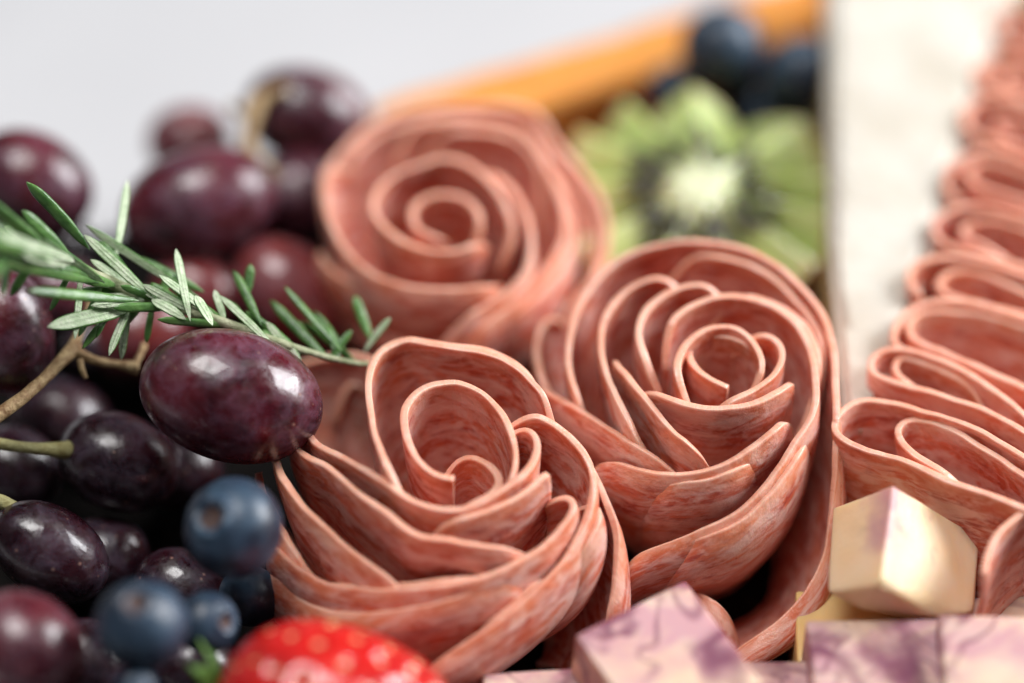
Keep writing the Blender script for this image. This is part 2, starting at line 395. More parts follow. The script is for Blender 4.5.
B = [
 ([(728,388),(719,384),(705,376),(692,364),(688,350),(697,340),(718,335),(740,340),(755,352),(762,368),(757,383)], (-.2,-.1), {'kb':.8,'bulge':0,'depth':1.7,'wob':.02,'sink':(0,.3)}),
 ([(690,404),(680,385),(675,368),(680,350),(692,337),(708,329),(725,327),(742,331),(755,345),(762,363),(760,376),(750,388)], 0, {'kb':.75,'bulge':.02,'wob':.03}),
 ([(735,329),(750,330),(764,334),(778,342),(783,355),(780,368),(768,381),(752,392),(735,400),(715,407),(700,408)], 0, {'kb':.7,'bulge':.03}),
 ([(632,380),(639,386),(651,392),(667,399),(686,405),(709,410),(739,409),(762,403),(782,391),(793,383),(799,380)], 0, {'kb':.62,'sink':(.3,.08)}),
 ([(614,340),(613,352),(616,366),(628,379),(639,391),(655,411),(671,430),(686,442),(706,454),(714,462)], 0, {'kb':.6}),
 ([(655,457),(637,440),(628,422),(618,401),(608,379),(602,360),(601,339),(603,322),(612,304),(628,289),(647,280),(667,277),(690,280)], 0, {}),
 ([(655,375),(647,363),(639,347),(638,328),(645,312),(657,300),(671,291),(690,285),(714,287),(735,292)], 0, {}),
 ([(662,345),(668,325),(685,310),(709,300),(740,298),(772,307),(797,324),(811,350),(815,379),(815,409),(807,426),(797,440),(785,459),(772,478),(748,505),(729,518),(705,529),(676,541),(647,552),(628,563),(618,572)], 0, {'kb':.6,'more':[(.12,.5,.14,.08),(.5,.92,.13,.07)]}),
 ([(588,452),(600,457),(614,462),(628,467),(657,475),(682,475),(706,471),(725,465),(739,457),(758,444),(774,432),(789,415),(799,408)], 0, {'kb':.6,'more':[(.2,.85,.12,.07)]}),
 ([(528,375),(551,396),(579,411),(608,430),(637,448),(663,461),(684,470)], -.05, {'kb':.65}),
 ([(588,420),(579,399),(571,379),(568,360),(571,339),(577,314),(589,291),(604,271),(624,257),(643,249),(667,244),(686,241),(706,243),(739,248),(758,255),(782,269),(801,289),(817,306),(828,328),(834,351),(836,375),(836,409),(835,448),(835,480),(831,510),(827,540),(822,562),(810,588),(790,612),(765,633),(741,647),(722,656)], 0, {'kb':.62,'more':[(.3,.62,-.16,.10)]}),
 ([(552,395),(542,378),(537,358),(539,336),(548,316),(560,300)], -.3, {'kb':.7}),
 ([(690,580),(708,596),(722,612),(734,630),(741,645)], -.5, {'kb':.7}),
]
D = [
 ([(460,232),(445,237),(425,234),(412,222),(414,206),(428,198),(447,195),(466,199),(478,213),(481,228),(472,241)], (-.2,0), {'kb':.75,'bulge':0,'depth':1.8}),
 ([(505,250),(512,230),(507,208),(494,186),(475,169),(452,158),(430,161),(410,168),(392,176),(378,190),(372,206),(378,222),(392,236),(412,247),(443,254),(472,248),(486,236),(495,230)], 0, {'kb':.65}),
 ([(470,160),(497,176),(520,200),(532,235),(528,266),(509,292),(470,316),(440,330)], -.05, {'kb':.6}),
 ([(345,150),(330,168),(326,195),(330,222),(340,243),(356,263),(378,278),(408,288),(447,291),(486,287),(508,272)], 0, {'kb':.6}),
 ([(390,140),(420,125),(460,120),(500,122),(528,134),(545,160),(556,187),(564,215),(565,240),(552,263),(528,293),(499,314),(470,338),(455,350)], -.15, {'kb':.6,'more':[(.35,.95,.14,.1),(.05,.5,-.16,.08)]}),
 ([(316,235),(320,255),(335,274),(359,286),(388,296),(435,300),(486,297)], -.3, {'kb':.65}),
 ([(324,215),(322,190),(328,168),(345,150),(361,133),(388,118),(427,107),(456,105),(499,107),(528,111),(542,121),(552,139),(567,156),(587,178),(602,203),(607,223),(606,240),(603,259),(594,276),(577,298),(558,325)], -.35, {'kb':.62,'more':[(.1,.5,-.16,.10),(.45,.9,-.18,.1)]}),
 ([(320,270),(340,300),(375,322),(415,335),(450,338)], -.9, {'kb':.7}),
]
make_rose('salami_rose', 'sharp salami rose in front, nearest the strawberry, with a wide open spiral centre', (450, 462), 4.0, .30, .10, A)
make_rose('salami_rose', 'salami rose touching the white brie and the cheese cubes, with a tight spiral centre', (722, 378), 4.0, .30, .10, B)
make_rose('salami_rose', 'blurred salami rose at the back between the red grapes and the kiwi', (447, 222), 3.7, .28, .12, D)

# ------------------------------------------------------------------ folded slices on the right
def fold(curves, label, zt, lean=(.25, .5), dz=0):
    first = P(curves[0][0][0], curves[0][0][1], zt)
    org = Vector((first.x, first.y, BZ + .01))
    V, F, MI, UVS = [], [], [], []
    for q_, cu in enumerate(curves):
        P3 = [P(x, y, zt - .10 * q_) for x, y in cu]
        _, L = catmull(P3, 8); n = max(20, int(L / .06)); rim, L = catmull(P3, n)
        if q_: rim = sink(rim, L, (.5, .5), Vector((rim[0].x, rim[0].y, 0)), .8, 0)
        cx = sum((p.x for p in rim)) / n; cy = sum((p.y for p in rim)) / n
        def down(p, t, s):
            f = 1 - .12 * t
            return Vector((cx + (p.x - cx) * f + lean[0] * t, cy + (p.y - cy) * f + lean[1] * t, p.z + (BZ + .06 - p.z) * t * (.98 - .12 * q_)))
        v, f, mi, uv = sheet(rim, down, 20, L, seed=first.x + first.y * 3 + q_ * 7, wob=.06, uvo=(random.random() * 30, 0))
        o = len(V); V += v; UVS += uv; MI += mi; F += [tuple(i + o for i in ff) for ff in f]
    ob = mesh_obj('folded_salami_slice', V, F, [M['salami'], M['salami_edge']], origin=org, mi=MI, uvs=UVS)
    tag(ob, label, 'salami slice', 'folded salami slices in a row')
folds = [
 ([[(1110,500),(1060,478),(1024,458),(990,436),(961,421),(922,410),(883,403),(863,402),(845,411),(836,423),(839,434),(853,444),(883,455),(912,465),(941,479),(970,489),(1000,499),(1030,512),(1100,540)],
   [(1090,512),(1050,492),(1019,473),(980,447),(951,431),(926,422),(908,422),(898,430),(901,443),(912,455),(931,466),(960,480),(990,491)]], 'folded salami slice right behind the pale cheese cube, nearest of its row'),
 ([[(1090,470),(1040,430),(1010,403),(990,388),(970,375),(951,365),(926,356),(902,350),(881,352),(872,362),(874,374),(890,382),(922,391),(951,399),(980,408),(1010,423),(1040,440),(1090,468)],
   [(1000,408),(975,390),(950,378),(925,365),(905,358),(895,362),(894,372),(905,381),(925,388),(950,395)]], 'folded salami slice with a narrow loop, second nearest of its row'),
 ([[(1110,360),(1060,335),(1024,320),(990,310),(961,303),(930,302),(908,309),(894,326),(892,342),(902,350)],
   [(1080,335),(1024,330),(990,318),(950,312),(922,312),(908,322),(909,337),(922,345),(951,356),(980,367),(1010,381),(1050,402),(1100,425)]], 'folded salami slice with a wide dark pocket, third nearest of its row'),
 ([[(1100,310),(1060,290),(1024,275),(990,264),(951,258),(922,261),(909,272),(911,285),(920,295)],
   [(1090,320),(1040,300),(1010,286),(980,273),(951,272),(938,281),(941,291),(961,299),(990,306),(1024,315),(1080,335)]], 'folded salami slice beside the narrow part of the brie, fourth nearest of its row'),
 ([[(1100,250),(1060,230),(1024,216),(977,206),(948,211),(931,224),(936,238),(954,249),(996,259),(1024,267),(1080,285)],
   [(1090,262),(1050,242),(1024,230),(996,220),(972,222),(962,230),(970,240),(996,249),(1030,257)]], 'folded salami slice beside the middle of the brie, fifth nearest of its row'),
 ([[(1100,200),(1050,175),(1015,155),(985,150),(960,158),(945,175),(946,190),(960,200)],
   [(1090,205),(1040,180),(1001,163),(978,162),(965,172),(975,186),(996,194),(1030,203),(1080,220)]], 'blurred folded salami slice, fourth from the far end of its row'),
 ([[(1100,150),(1060,120),(1020,102),(990,98),(970,106),(962,120),(972,133),(1000,143),(1040,152),(1100,170)],
   [(1080,150),(1040,125),(1010,116),(995,121),(1005,132),(1040,142)]], 'blurred folded salami slice, third from the far end of its row'),
 ([[(1100,90),(1050,68),(1015,58),(990,60),(975,72),(978,86),(1000,96),(1050,106),(1100,120)],
   [(1080,95),(1040,78),(1012,72),(1000,80),(1015,90),(1050,98)]], 'blurred folded salami slice, second from the far end of its row'),
 ([[(1110,50),(1060,24),(1025,10),(1003,10),(992,22),(996,36),(1015,46),(1060,56),(1110,70)],
   [(1090,45),(1050,30),(1022,26),(1015,34),(1040,44)]], 'blurred folded salami slice at the far end of its row'),
]
for i, (cu, lb) in enumerate(folds): fold(cu, lb, 3.5 - .04 * i, lean=(.1, -.3))
fold([[(1120,455),(1070,482),(1023,513),(1006,527),(994,541),(986,556),(982,575)]], 'salami slice end hanging down behind the pale cheese cube at the right edge', 3.45, lean=(.1, -.5))

# ------------------------------------------------------------------ solids of revolution
def blob(name, cen, ax, radii, mat, seed=0, wob=.03, nu=56, nv=36, sup=2.0, prof=None, parent=None, origin=None, ref=None):
    """ellipsoid about axis ax; radii=(long, cross)"""
    ax = ax.normalized(); s = ax.orthogonal().normalized() if ref is None else (ref - ax * ref.dot(ax)).normalized(); t = ax.cross(s)
    vs, fs = [], []
    for j in range(nv + 1):
        ph = math.pi * j / nv
        for i in range(nu):
            th = 2 * math.pi * i / nu
            cx = math.cos(ph); rr = math.sin(ph) ** (2 / sup)
            if prof: cx, rr = prof(ph)
            d = ax * cx * radii[0] + (s * math.cos(th) + t * math.sin(th)) * rr * radii[1]
            d = d * (1 + wob * n3(d, .8, seed) + wob * .3 * n3(d, 2.5, seed + 3))
            vs.append(cen + d)
    for j in range(nv):
        for i in range(nu):
            a = j * nu + i; b_ = j * nu + (i + 1) % nu; fs.append((a, a + nu, b_ + nu, b_))
    org = cen - Vector((0, 0, min(radii))) if origin is None else origin
    return mesh_obj(name, vs, fs, mat, origin=org, parent=parent)

# grapes: px, py, z centre, half length px, half width px, image angle (deg, + = right end lower), depth tilt, material, label
grapes = [
 (231, 396, 3.95, 92, 66, 14, .15, 'grape', 'large sharp dark purple grape lying against the front salami rose'),
 (200, 206, 3.0, 73, 55, -16, .1, 'grape', 'dark purple grape behind the rosemary tips, standing out against the white table'),
 (306, 116, 2.6, 60, 46, 14, .2, 'grape', 'highest purple grape of the pile, beside the brown stem at the back'),
 (189, 141, 1.9, 40, 34, -10, .1, 'grape_red', 'small brownish red grape half hidden at the back of the pile'),
 (296, 200, 1.9, 46, 48, 60, .2, 'grape', 'dark grape tucked under the topmost one, touching the back salami rose'),
 (31, 184, 3.3, 60, 49, 28, .1, 'grape', 'purple grape above the rosemary at the left edge'),
 (8, 332, 3.8, 62, 42, 80, .1, 'grape', 'upright dark grape cut by the left edge beside the forked stem'),
 (292, 298, 2.0, 66, 48, 42, .2, 'grape_red', 'wine red grape between the rosemary tip and the back salami rose'),
 (200, 292, 2.2, 46, 32, 20, .1, 'grape_red', 'pinkish grape mostly hidden behind the middle of the rosemary sprig'),
 (62, 292, 2.4, 42, 34, 10, .1, 'grape', 'dark grape peeping out under the blurred rosemary leaves'),
 (140, 335, 1.9, 50, 42, -10, .1, 'grape_red', 'deep red grape in shade behind the fork of the bare stem'),
 (118, 462, 2.5, 58, 46, 20, .2, 'grape_black', 'nearly black grape joined to the greenish stem'),
 (50, 552, 2.5, 60, 42, 35, .2, 'grape_black', 'nearly black grape with a curved shine, left of the biggest blueberry'),
 (24, 650, 3.5, 60, 52, 35, -.1, 'grape_wine', 'blurred red grape in the bottom left corner'),
 (-6, 686, 3.4, 34, 30, 20, 0, 'grape', 'sliver of a lilac grape at the very corner of the picture'),
 (92, 346, 1.9, 26, 24, 0, 0, 'grape_black', 'tiny black grape inside the fork of the bare stem'),
 (180, 588, 1.7, 44, 38, 20, 0, 'grape_black', 'black grape in deep shade between the two biggest blueberries'),
 (96, 560, 1.5, 50, 40, -15, 0, 'grape_black', 'black grape in deep shade to the right of the grape with the curved shine'),
 (14, 470, 1.9, 46, 40, 30, 0, 'grape_black', 'black grape in shade at the left edge under the greenish stem'),
 (88, 664, 2.1, 44, 38, 60, 0, 'grape_black', 'black grape in shade left of the blueberry with its crown turned up'),
 (196, 668, 1.9, 42, 38, 10, 0, 'grape_black', 'black grape in shade beside the strawberry leaves'),
 (44, 252, 1.8, 50, 42, 10, 0, 'grape_black', 'black grape under the purple one at the left edge, behind the rosemary'),
 (176, 470, 1.6, 46, 38, 10, 0, 'grape_black', 'black grape deep in shade under the large sharp grape'),
 (60, 420, 1.4, 48, 40, 10, 0, 'grape_black', 'black grape deep in shade below the bare forked stem'),
]
GC = {}
for k_, (px, py, z, a, b_, ang, tl, mt, lb) in enumerate(grapes):
    cen = P(px, py, z); s_ = depth(cen) * KP * (1.0 if k_ == 0 else 1.07)
    ax = RIGHT * math.cos(R_(ang)) - UP * math.sin(R_(ang)) + FWD * tl
    o = blob('grape', cen, ax, (a * s_, b_ * s_), M[mt], seed=k_ * 5.3, wob=.03, sup=2.15)
    tag(o, lb, 'grape', 'grapes heaped on the left'); GC[k_] = cen

# tubes
def tube(name, pts, rads, mat, parent=None, origin=None, n=12, seg=10, wob=.12, seed=0):
    cl, L = catmull(pts, max(8, seg * (len(pts) - 1)))
    vs, fs = [], []; m_ = len(cl)
    prev = None
    for i, p in enumerate(cl):
        d = (cl[min(i + 1, m_ - 1)] - cl[max(i - 1, 0)]).normalized()
        s = d.orthogonal().normalized() if prev is None else (prev - d * prev.dot(d)).normalized(); prev = s; t = d.cross(s)
        f = i / (m_ - 1) * (len(rads) - 1); k_ = min(int(f), len(rads) - 2); r = rads[k_] + (rads[k_ + 1] - rads[k_]) * (f - k_)
        for q_ in range(n):
            th = 2 * math.pi * q_ / n
            v = (s * math.cos(th) + t * math.sin(th))
            vs.append(p + v * r * (1 + wob * n3(p + v * .2, 5, seed)))
    for i in range(m_ - 1):
        for q_ in range(n):
            a = i * n + q_; b2 = i * n + (q_ + 1) % n; fs.append((a, b2, b2 + n, a + n))
    fs.append(tuple(range(n))[::-1]); fs.append(tuple(range((m_ - 1) * n, m_ * n)))
    return vs, fs
def merge(parts):
    V, F = [], []
    for v, f in parts:
        o = len(V); V += v; F += [tuple(i + o for i in ff) for ff in f]
    return V, F
def stem_thing(name, label, tubes, mat):  # stems of the grape bunch, each built as a separate object
    V, F = merge([tube('', [P(*p) for p in pts], rads, None, seed=i * 3) for i, (pts, rads) in enumerate(tubes)])
    p0 = P(*tubes[0][0][0]); org = Vector((p0.x, p0.y, min(v.z for v in V)))
    o = mesh_obj(name, V, F, mat, origin=org); tag(o, label, 'grape stem', 'bare stems of the grape bunch'); return o
stem_thing('grape_stem', 'forked light brown bare stem running out of the left edge', [
  ([(-30, 432, 3.9), (0, 414, 3.9), (35, 388, 3.9), (62, 360, 3.85), (76, 346, 3.8)], [.11, .10, .085, .08, .11]),
  ([(72, 350, 3.8), (80, 330, 3.9), (88, 312, 4.0), (93, 296, 4.05)], [.09, .06, .05, .075]),
  ([(74, 350, 3.8), (95, 361, 3.7), (115, 364, 3.6), (138, 368, 3.5)], [.08, .06, .055, .10]),
  ([(80, 360, 3.8), (82, 370, 3.75), (86, 378, 3.7)], [.045, .04, .03]),
  ([(134, 366, 3.5), (142, 352, 3.5), (144, 345, 3.4)], [.05, .04, .045])], M['stem'])
stem_thing('grape_stem', 'straight greenish stem ending at the nearly black grape', [
  ([(-30, 440, 3.2), (0, 444, 3.2), (30, 448, 3.15), (60, 450, 3.05), (72, 450, 2.9)], [.08, .08, .075, .09, .15])], M['green_stem'])
stem_thing('grape_stem', 'short stump of stem at the left edge above the bottom grapes', [
  ([(-30, 490, 3.2), (0, 500, 3.1), (14, 510, 2.9)], [.08, .08, .12])], M['green_stem'])
stem_thing('grape_stem', 'blurred brown knobbly stem standing beside the highest grape', [
  ([(262, 95, 3.3), (252, 112, 3.3), (250, 130, 3.2), (246, 150, 3.1), (262, 165, 2.9), (272, 176, 2.6)], [.10, .14, .10, .12, .09, .1]),
  ([(262, 98, 3.3), (275, 92, 3.4), (286, 88, 3.4)], [.10, .07, .09]),
  ([(252, 120, 3.2), (240, 112, 3.2), (232, 106, 3.2)], [.08, .06, .08])], M['stem'])

# blueberries
def blueberry(px, py, z, rpx, crown_dir, label, seed):
    cen = P(px, py, z); s_ = depth(cen) * KP; r = rpx * s_
    ax = (RIGHT * crown_dir[0] + UP * crown_dir[1] - FWD * crown_dir[2]).normalized()
    s = ax.orthogonal().normalized(); t = ax.cross(s)
    nu, nv = 60, 44; vs, fs, mi = [], [], []
    org = cen - Vector((0, 0, r))
    for j in range(nv + 1):
        ph = math.pi * (j / nv) ** 1.25
        for i in range(nu):
            th = 2 * math.pi * i / nu
            lobe = .5 + .5 * math.cos(5 * th + seed)
            k_ = 1.0
            ring = math.exp(-((ph - .36) / .085) ** 2) * (.035 + .055 * lobe)
            dim = -.20 * math.exp(-(ph / .26) ** 4)
            k_ += ring + dim
            d = (ax * math.cos(ph) * .92 + (s * math.cos(th) + t * math.sin(th)) * math.sin(ph)) * r * k_
            d = d * (1 + .025 * n3(d, 1.3, seed)); vs.append(cen + d)
    for j in range(nv):
        for i in range(nu):
            a = j * nu + i; b_ = j * nu + (i + 1) % nu; fs.append((a, a + nu, b_ + nu, b_))
            mi.append(1 if math.pi * ((j + .5) / nv) ** 1.25 < .27 else 0)
    body = [(f, m_) for f, m_ in zip(fs, mi) if m_ == 0]; cr = [(f, m_) for f, m_ in zip(fs, mi) if m_ == 1]
    root = mesh_obj('blueberry', vs, [f for f, _ in body], M['blueberry'], origin=org)
    used = nu * 18
    mesh_obj('crown', vs[:used], [f for f, _ in cr], M['bcrown'], origin=org, parent=root)
    tag(root, label, 'blueberry', 'blueberries'); return root
blueberry(233, 528, 3.9, 51, (-.40, .30, .85), 'largest blueberry, slate blue, lying under the big sharp grape', 1)
blueberry(141, 625, 4.1, 46, (0, .62, .72), 'blurred grey blue blueberry with its brown crown turned up', 2)
blueberry(207, 623, 3.2, 32, (.75, .10, .6), 'smaller blueberry pressed against the right of the crown-up blueberry', 3)
blueberry(250, 596, 2.2, 32, (.2, .6, -.6), 'dark blueberry in shade under the largest blueberry', 4)
blueberry(136, 690, 3.6, 22, (.2, -.2, .6), 'blueberry just showing at the bottom edge left of the strawberry leaf', 5)
blueberry(722, 48, 2.6, 43, (-.2, .4, -.6), 'blurred blueberry in front of the orange cheese at the top edge', 6)
blueberry(802, 74, 2.4, 39, (.2, .4, -.6), 'blurred blueberry pressed against the brie at the back', 7)
blueberry(672, 88, 1.6, 26, (-.2, .4, -.6), 'very dark blueberry between the orange cheese and the kiwi', 8)
blueberry(757, 112, 1.4, 36, (.2, .4, -.6), 'shaded blueberry low behind the kiwi', 9)

# ------------------------------------------------------------------ rosemary
SP = [(-60, 215, 5.6), (0, 243, 5.2), (60, 262, 4.95), (110, 282, 4.8), (150, 299, 4.6), (200, 314, 4.5), (245, 330, 4.35), (300, 350, 4.05), (345, 362, 3.7), (372, 364, 3.4)]
pts = [PR(*p) for p in SP]
rorg = Vector((pts[4].x, pts[4].y, 3.4))
ros = empty('rosemary_sprig', rorg)
tag(ros, 'green rosemary sprig with pale leaf undersides lying across the grapes', 'rosemary')
V, F = tube('', pts, [.10, .10, .095, .09, .085, .08, .07, .06, .045, .03], None, wob=.2)
mesh_obj('stem', V, F, M['rosemary_stem'], origin=rorg, parent=ros)
def needle(base, tip, w, under, seed, curl=.12):
    base, tip = Vector(base), Vector(tip); d = (tip - base); L = d.length; d.normalize()
    view = (base - CAMP).normalized()
    side = d.cross(-view).normalized(); nr = side.cross(d).normalized()     # nr faces the camera
    rg = random.Random(seed); a = rg.uniform(-.5, .5)
    side, nr = side * math.cos(a) + nr * math.sin(a), nr * math.cos(a) - side * math.sin(a)
    if under: nr = -nr
    n = 18; vs, fs, mi = [], [], []
    # cross-section: top side convex (5 pts), underside with rolled margins and a midrib (5 pts)
    cs = [(-1, 0), (-.8, .28), (-.35, .46), (0, .40), (.35, .46), (.8, .28), (1, 0), (.82, -.20), (.45, -.06), (.12, -.05), (0, -.20), (-.12, -.05), (-.45, -.06), (-.82, -.20)]
    m_ = len(cs)
    for i in range(n + 1):
        t = i / n
        ww = w * (min(1, (t / .16)) ** .6 * (.45 + .55 * min(1, t / .4)) if t < .4 else 1) * (1 - max(0, (t - .72) / .28) ** 2.6 * .92)
        c = base + d * (L * t) + (nr * (-curl) * math.sin(t * 2.2) * L * .3) * (1) + side * (rg.random() * 0 + .05 * math.sin(t * 3 + seed)) * w * 3
        for x, y in cs: vs.append(c + side * x * ww + nr * y * ww)
    for i in range(n):
        for k_ in range(m_):
            a_, b_ = i * m_ + k_, i * m_ + (k_ + 1) % m_
            fs.append((a_, b_, b_ + m_, a_ + m_)); mi.append(0 if k_ < 6 else (0 if k_ in (6, 13) else 1))
    fs.append(tuple(range(m_))[::-1]); mi.append(0); fs.append(tuple(range(n * m_, n * m_ + m_))); mi.append(0)
    mesh_obj('leaf', vs, fs, [M['needle_top'], M['needle_under']], origin=rorg, parent=ros, mi=mi)
# base px,py,z  tip px,py,z  width cm  underside?
NL = [
 ((90,250,4.9),(26,183,5.2),.095,0), ((114,262,4.8),(127,181,5.3),.085,1), ((202,300,4.5),(88,223,4.9),.085,1),
 ((145,303,4.5),(46,328,4.3),.125,1), ((191,322,4.6),(175,250,5.0),.085,1), ((262,325,4.3),(232,270,4.6),.085,0),
 ((245,300,4.3),(250,264,4.6),.075,0), ((276,350,4.3),(220,296,4.6),.075,1), ((342,352,3.9),(285,285,4.3),.07,0),
 ((330,362,3.8),(270,299,4.1),.08,0), ((302,360,4.0),(266,322,4.3),.08,1), ((156,300,4.7),(84,236,5.0),.10,1),
 ((205,292,4.4),(132,258,4.6),.08,0), ((186,320,4.6),(152,300,4.7),.10,1), ((212,326,4.7),(196,296,4.8),.10,1),
 ((60,262,5.1),(-20,196,5.7),.10,0), ((80,262,5.2),(-10,232,5.8),.11,1), ((100,282,5.0),(-5,262,5.5),.10,0),
 ((140,300,4.8),(30,290,5.1),.085,0), ((50,262,5.4),(-30,240,6.0),.11,0), ((105,284,5.0),(40,236,5.4),.10,1),
 ((370,340,3.5),(356,295,3.9),.085,0), ((364,352,3.5),(391,318,3.9),.075,1), ((358,362,3.5),(300,322,3.9),.075,0),
 ((350,362,3.5),(312,312,3.8),.075,0), ((320,358,3.7),(292,318,4.0),.08,0), ((255,335,4.2),(228,300,4.4),.07,0),
 ((300,356,3.9),(246,312,4.3),.075,0), ((130,290,4.6),(76,262,4.8),.08,0), ((170,306,4.5),(116,282,4.7),.08,1),
 ((235,326,4.2),(196,310,4.2),.07,0), ((340,362,3.6),(328,325,3.8),.07,0), ((40,250,5.3),(-20,270,5.3),.1,0),
 ((30,250,5.4),(-40,215,6.1),.12,0), ((75,266,5.1),(20,252,5.6),.11,1), ((20,240,5.4),(-30,300,5.6),.11,0), ((118,285,4.8),(62,270,5.2),.10,0), ((140,292,4.7),(98,240,4.9),.09,0), ((150,300,4.6),(90,305,4.7),.09,1), ((70,258,5.1),(24,210,5.4),.09,0), ((225,322,4.4),(215,290,4.6),.07,1), ((330,360,3.7),(352,330,3.9),.07,0), ((160,300,4.4),(170,272,4.6),.07,0), ((285,352,4.0),(262,330,4.2),.08,0),
]
for i, (a, b_, w, u) in enumerate(NL): needle(PR(*a), PR(*b_), w * (.74 if i % 3 else .92), u, i)
rg0 = random.Random(11)
for i in range(52):
    k_ = rg0.uniform(.4, 7.6); j_ = int(k_); f_ = k_ - j_; b0 = pts[j_].lerp(pts[j_ + 1], f_)
    an = rg0.uniform(-1.15, 1.15) + (math.pi + .35); sg = 1 if i % 2 else -1
    an = math.pi + .42 + sg * rg0.uniform(.35, 1.1)
    an = -an; L_ = rg0.uniform(.55, 1.0)
    tp = b0 + (RIGHT * math.cos(an) + UP * math.sin(-an) * 1) * -L_ * -1 - FWD * rg0.uniform(-.25, .35)
    needle(b0, tp, rg0.uniform(.045, .07), 1 if rg0.random() < .35 else 0, 100 + i)

# ------------------------------------------------------------------ strawberry
def strawberry():
    cen = P(342, 724, 2.9); s_ = depth(cen) * KP
    ax = (RIGHT * .95 - UP * .22 - FWD * .15).normalized(); ref = UP
    La, Rb = 128 * s_, 98 * s_
    org = Vector((cen.x, cen.y, BZ + .01))
    s = (ref - ax * ref.dot(ax)).normalized(); t = ax.cross(s)
    def prof(ph):   # ph 0 = tip
        x = math.cos(ph); r = math.sin(ph) ** .85 * (1 - .16 * x)
        return x, r
    def pt(ph, th):
        x, r = prof(ph); return cen + ax * x * La + (s * math.cos(th) + t * math.sin(th)) * r * Rb
    seeds = []
    rows = 12
    for j in range(1, rows):
        ph = math.pi * j / rows; cnt = max(3, int(17 * math.sin(ph)))
        for i in range(cnt):
            th = 2 * math.pi * (i + .5 * (j % 2)) / cnt + .1 * math.sin(j * 7 + i); seeds.append((pt(ph, th), ph, th))
    nu, nv = 150, 100; vs, fs = [], []
    sd = [q[0] for q in seeds]
    from mathutils import kdtree
    kd = kdtree.KDTree(len(sd))
    for i, p in enumerate(sd): kd.insert(p, i)
    kd.balance()
    for j in range(nv + 1):
        ph = math.pi * j / nv
        for i in range(nu):
            p = pt(ph, 2 * math.pi * i / nu); d = kd.find(p)[2]
            n_ = (p - cen).normalized(); dd = -.07 * math.exp(-(d / .11) ** 2)
            vs.append(p + n_ * (dd + .03 * n3(p, 1.5)))
    for j in range(nv):
        for i in range(nu):
            a = j * nu + i; b_ = j * nu + (i + 1) % nu; fs.append((a, b_, b_ + nu, a + nu))
    root = mesh_obj('strawberry', vs, fs, M['strawberry'], origin=org)
    tag(root, 'bright red strawberry with pale seeds at the bottom edge below the front salami rose', 'strawberry')
    V, F = [], []
    for p, ph, th in seeds:
        n_ = (p - cen).normalized(); a = (ax - n_ * ax.dot(n_)).normalized(); b_ = n_.cross(a); c_ = p - n_ * .055
        o = len(V); k_ = 8
        V.append(c_ + n_ * .045)
        for q_ in range(k_):
            w = 2 * math.pi * q_ / k_; V.append(c_ + a * math.cos(w) * .075 + b_ * math.sin(w) * .045)
        F += [(o, o + 1 + q_, o + 1 + (q_ + 1) % k_) for q_ in range(k_)]
    mesh_obj('seeds', V, F, M['berry_seed'], origin=org, parent=root)
    V, F = [], []
    bc = cen - ax * La * .96
    for q_ in range(8):
        w = 2 * math.pi * q_ / 8 + .2; rd = s * math.cos(w) + t * math.sin(w); sdv = ax.cross(rd); o = len(V); n = 8
        for i in range(n + 1):
            f = i / n; wd = .2 * math.sin(math.pi * min(1, f * .9 + .12)) * (1 - f * .35)
            c_ = bc + rd * (f * .62) - ax * (.12 + .35 * f * f)
            V += [c_ - sdv * wd, c_ - ax * .04, c_ + sdv * wd, c_ + ax * .03]
        for i in range(n):
            for k2 in range(4):
                a, b_ = o + i * 4 + k2, o + i * 4 + (k2 + 1) % 4; F.append((a, b_, b_ + 4, a + 4))
        F.append((o, o + 1, o + 2, o + 3)); F.append(tuple(o + n * 4 + k2 for k2 in (3, 2, 1, 0)))
    mesh_obj('calyx', V, F, M['sepal'], origin=org, parent=root)
strawberry()

# ------------------------------------------------------------------ cheese blocks
def hull_block(name, pts, mat, label, cat, group, bev=.05, lumps=.008, seed=0, keep_all=False):
    bm = bmesh.new()
    for p in pts: bm.verts.new(p)
    bmesh.ops.convex_hull(bm, input=bm.verts[:])
    bmesh.ops.delete(bm, geom=[v for v in bm.verts if not v.link_faces], context='VERTS')
    bmesh.ops.dissolve_limit(bm, angle_limit=R_(8), verts=bm.verts[:], edges=bm.edges[:])
    bmesh.ops.bevel(bm, geom=bm.edges[:], offset=bev, segments=3, affect='EDGES', profile=.6)
    bmesh.ops.triangulate(bm, faces=bm.faces[:])
    for _ in range(4):
        es = [e for e in bm.edges if e.calc_length() > .16]
        if not es: break
        bmesh.ops.subdivide_edges(bm, edges=es, cuts=1)
        bmesh.ops.triangulate(bm, faces=[f for f in bm.faces if len(f.verts) > 3])
    for v in bm.verts: v.co += Vector((n3(v.co, 1.6, seed), n3(v.co, 1.6, seed + 4), n3(v.co, 1.6, seed + 8))) * lumps
    bmesh.ops.recalc_face_normals(bm, faces=bm.faces[:])
    bm.verts.index_update()
    vs = [v.co.copy() for v in bm.verts]; fs = [[v.index for v in f.verts] for f in bm.faces]; bm.free()
    c = sum(vs, Vector()) / len(vs); org = Vector((c.x, c.y, min(v.z for v in vs)))
    o = mesh_obj(name, vs, fs, mat, origin=org)
    return tag(o, label, cat, group)
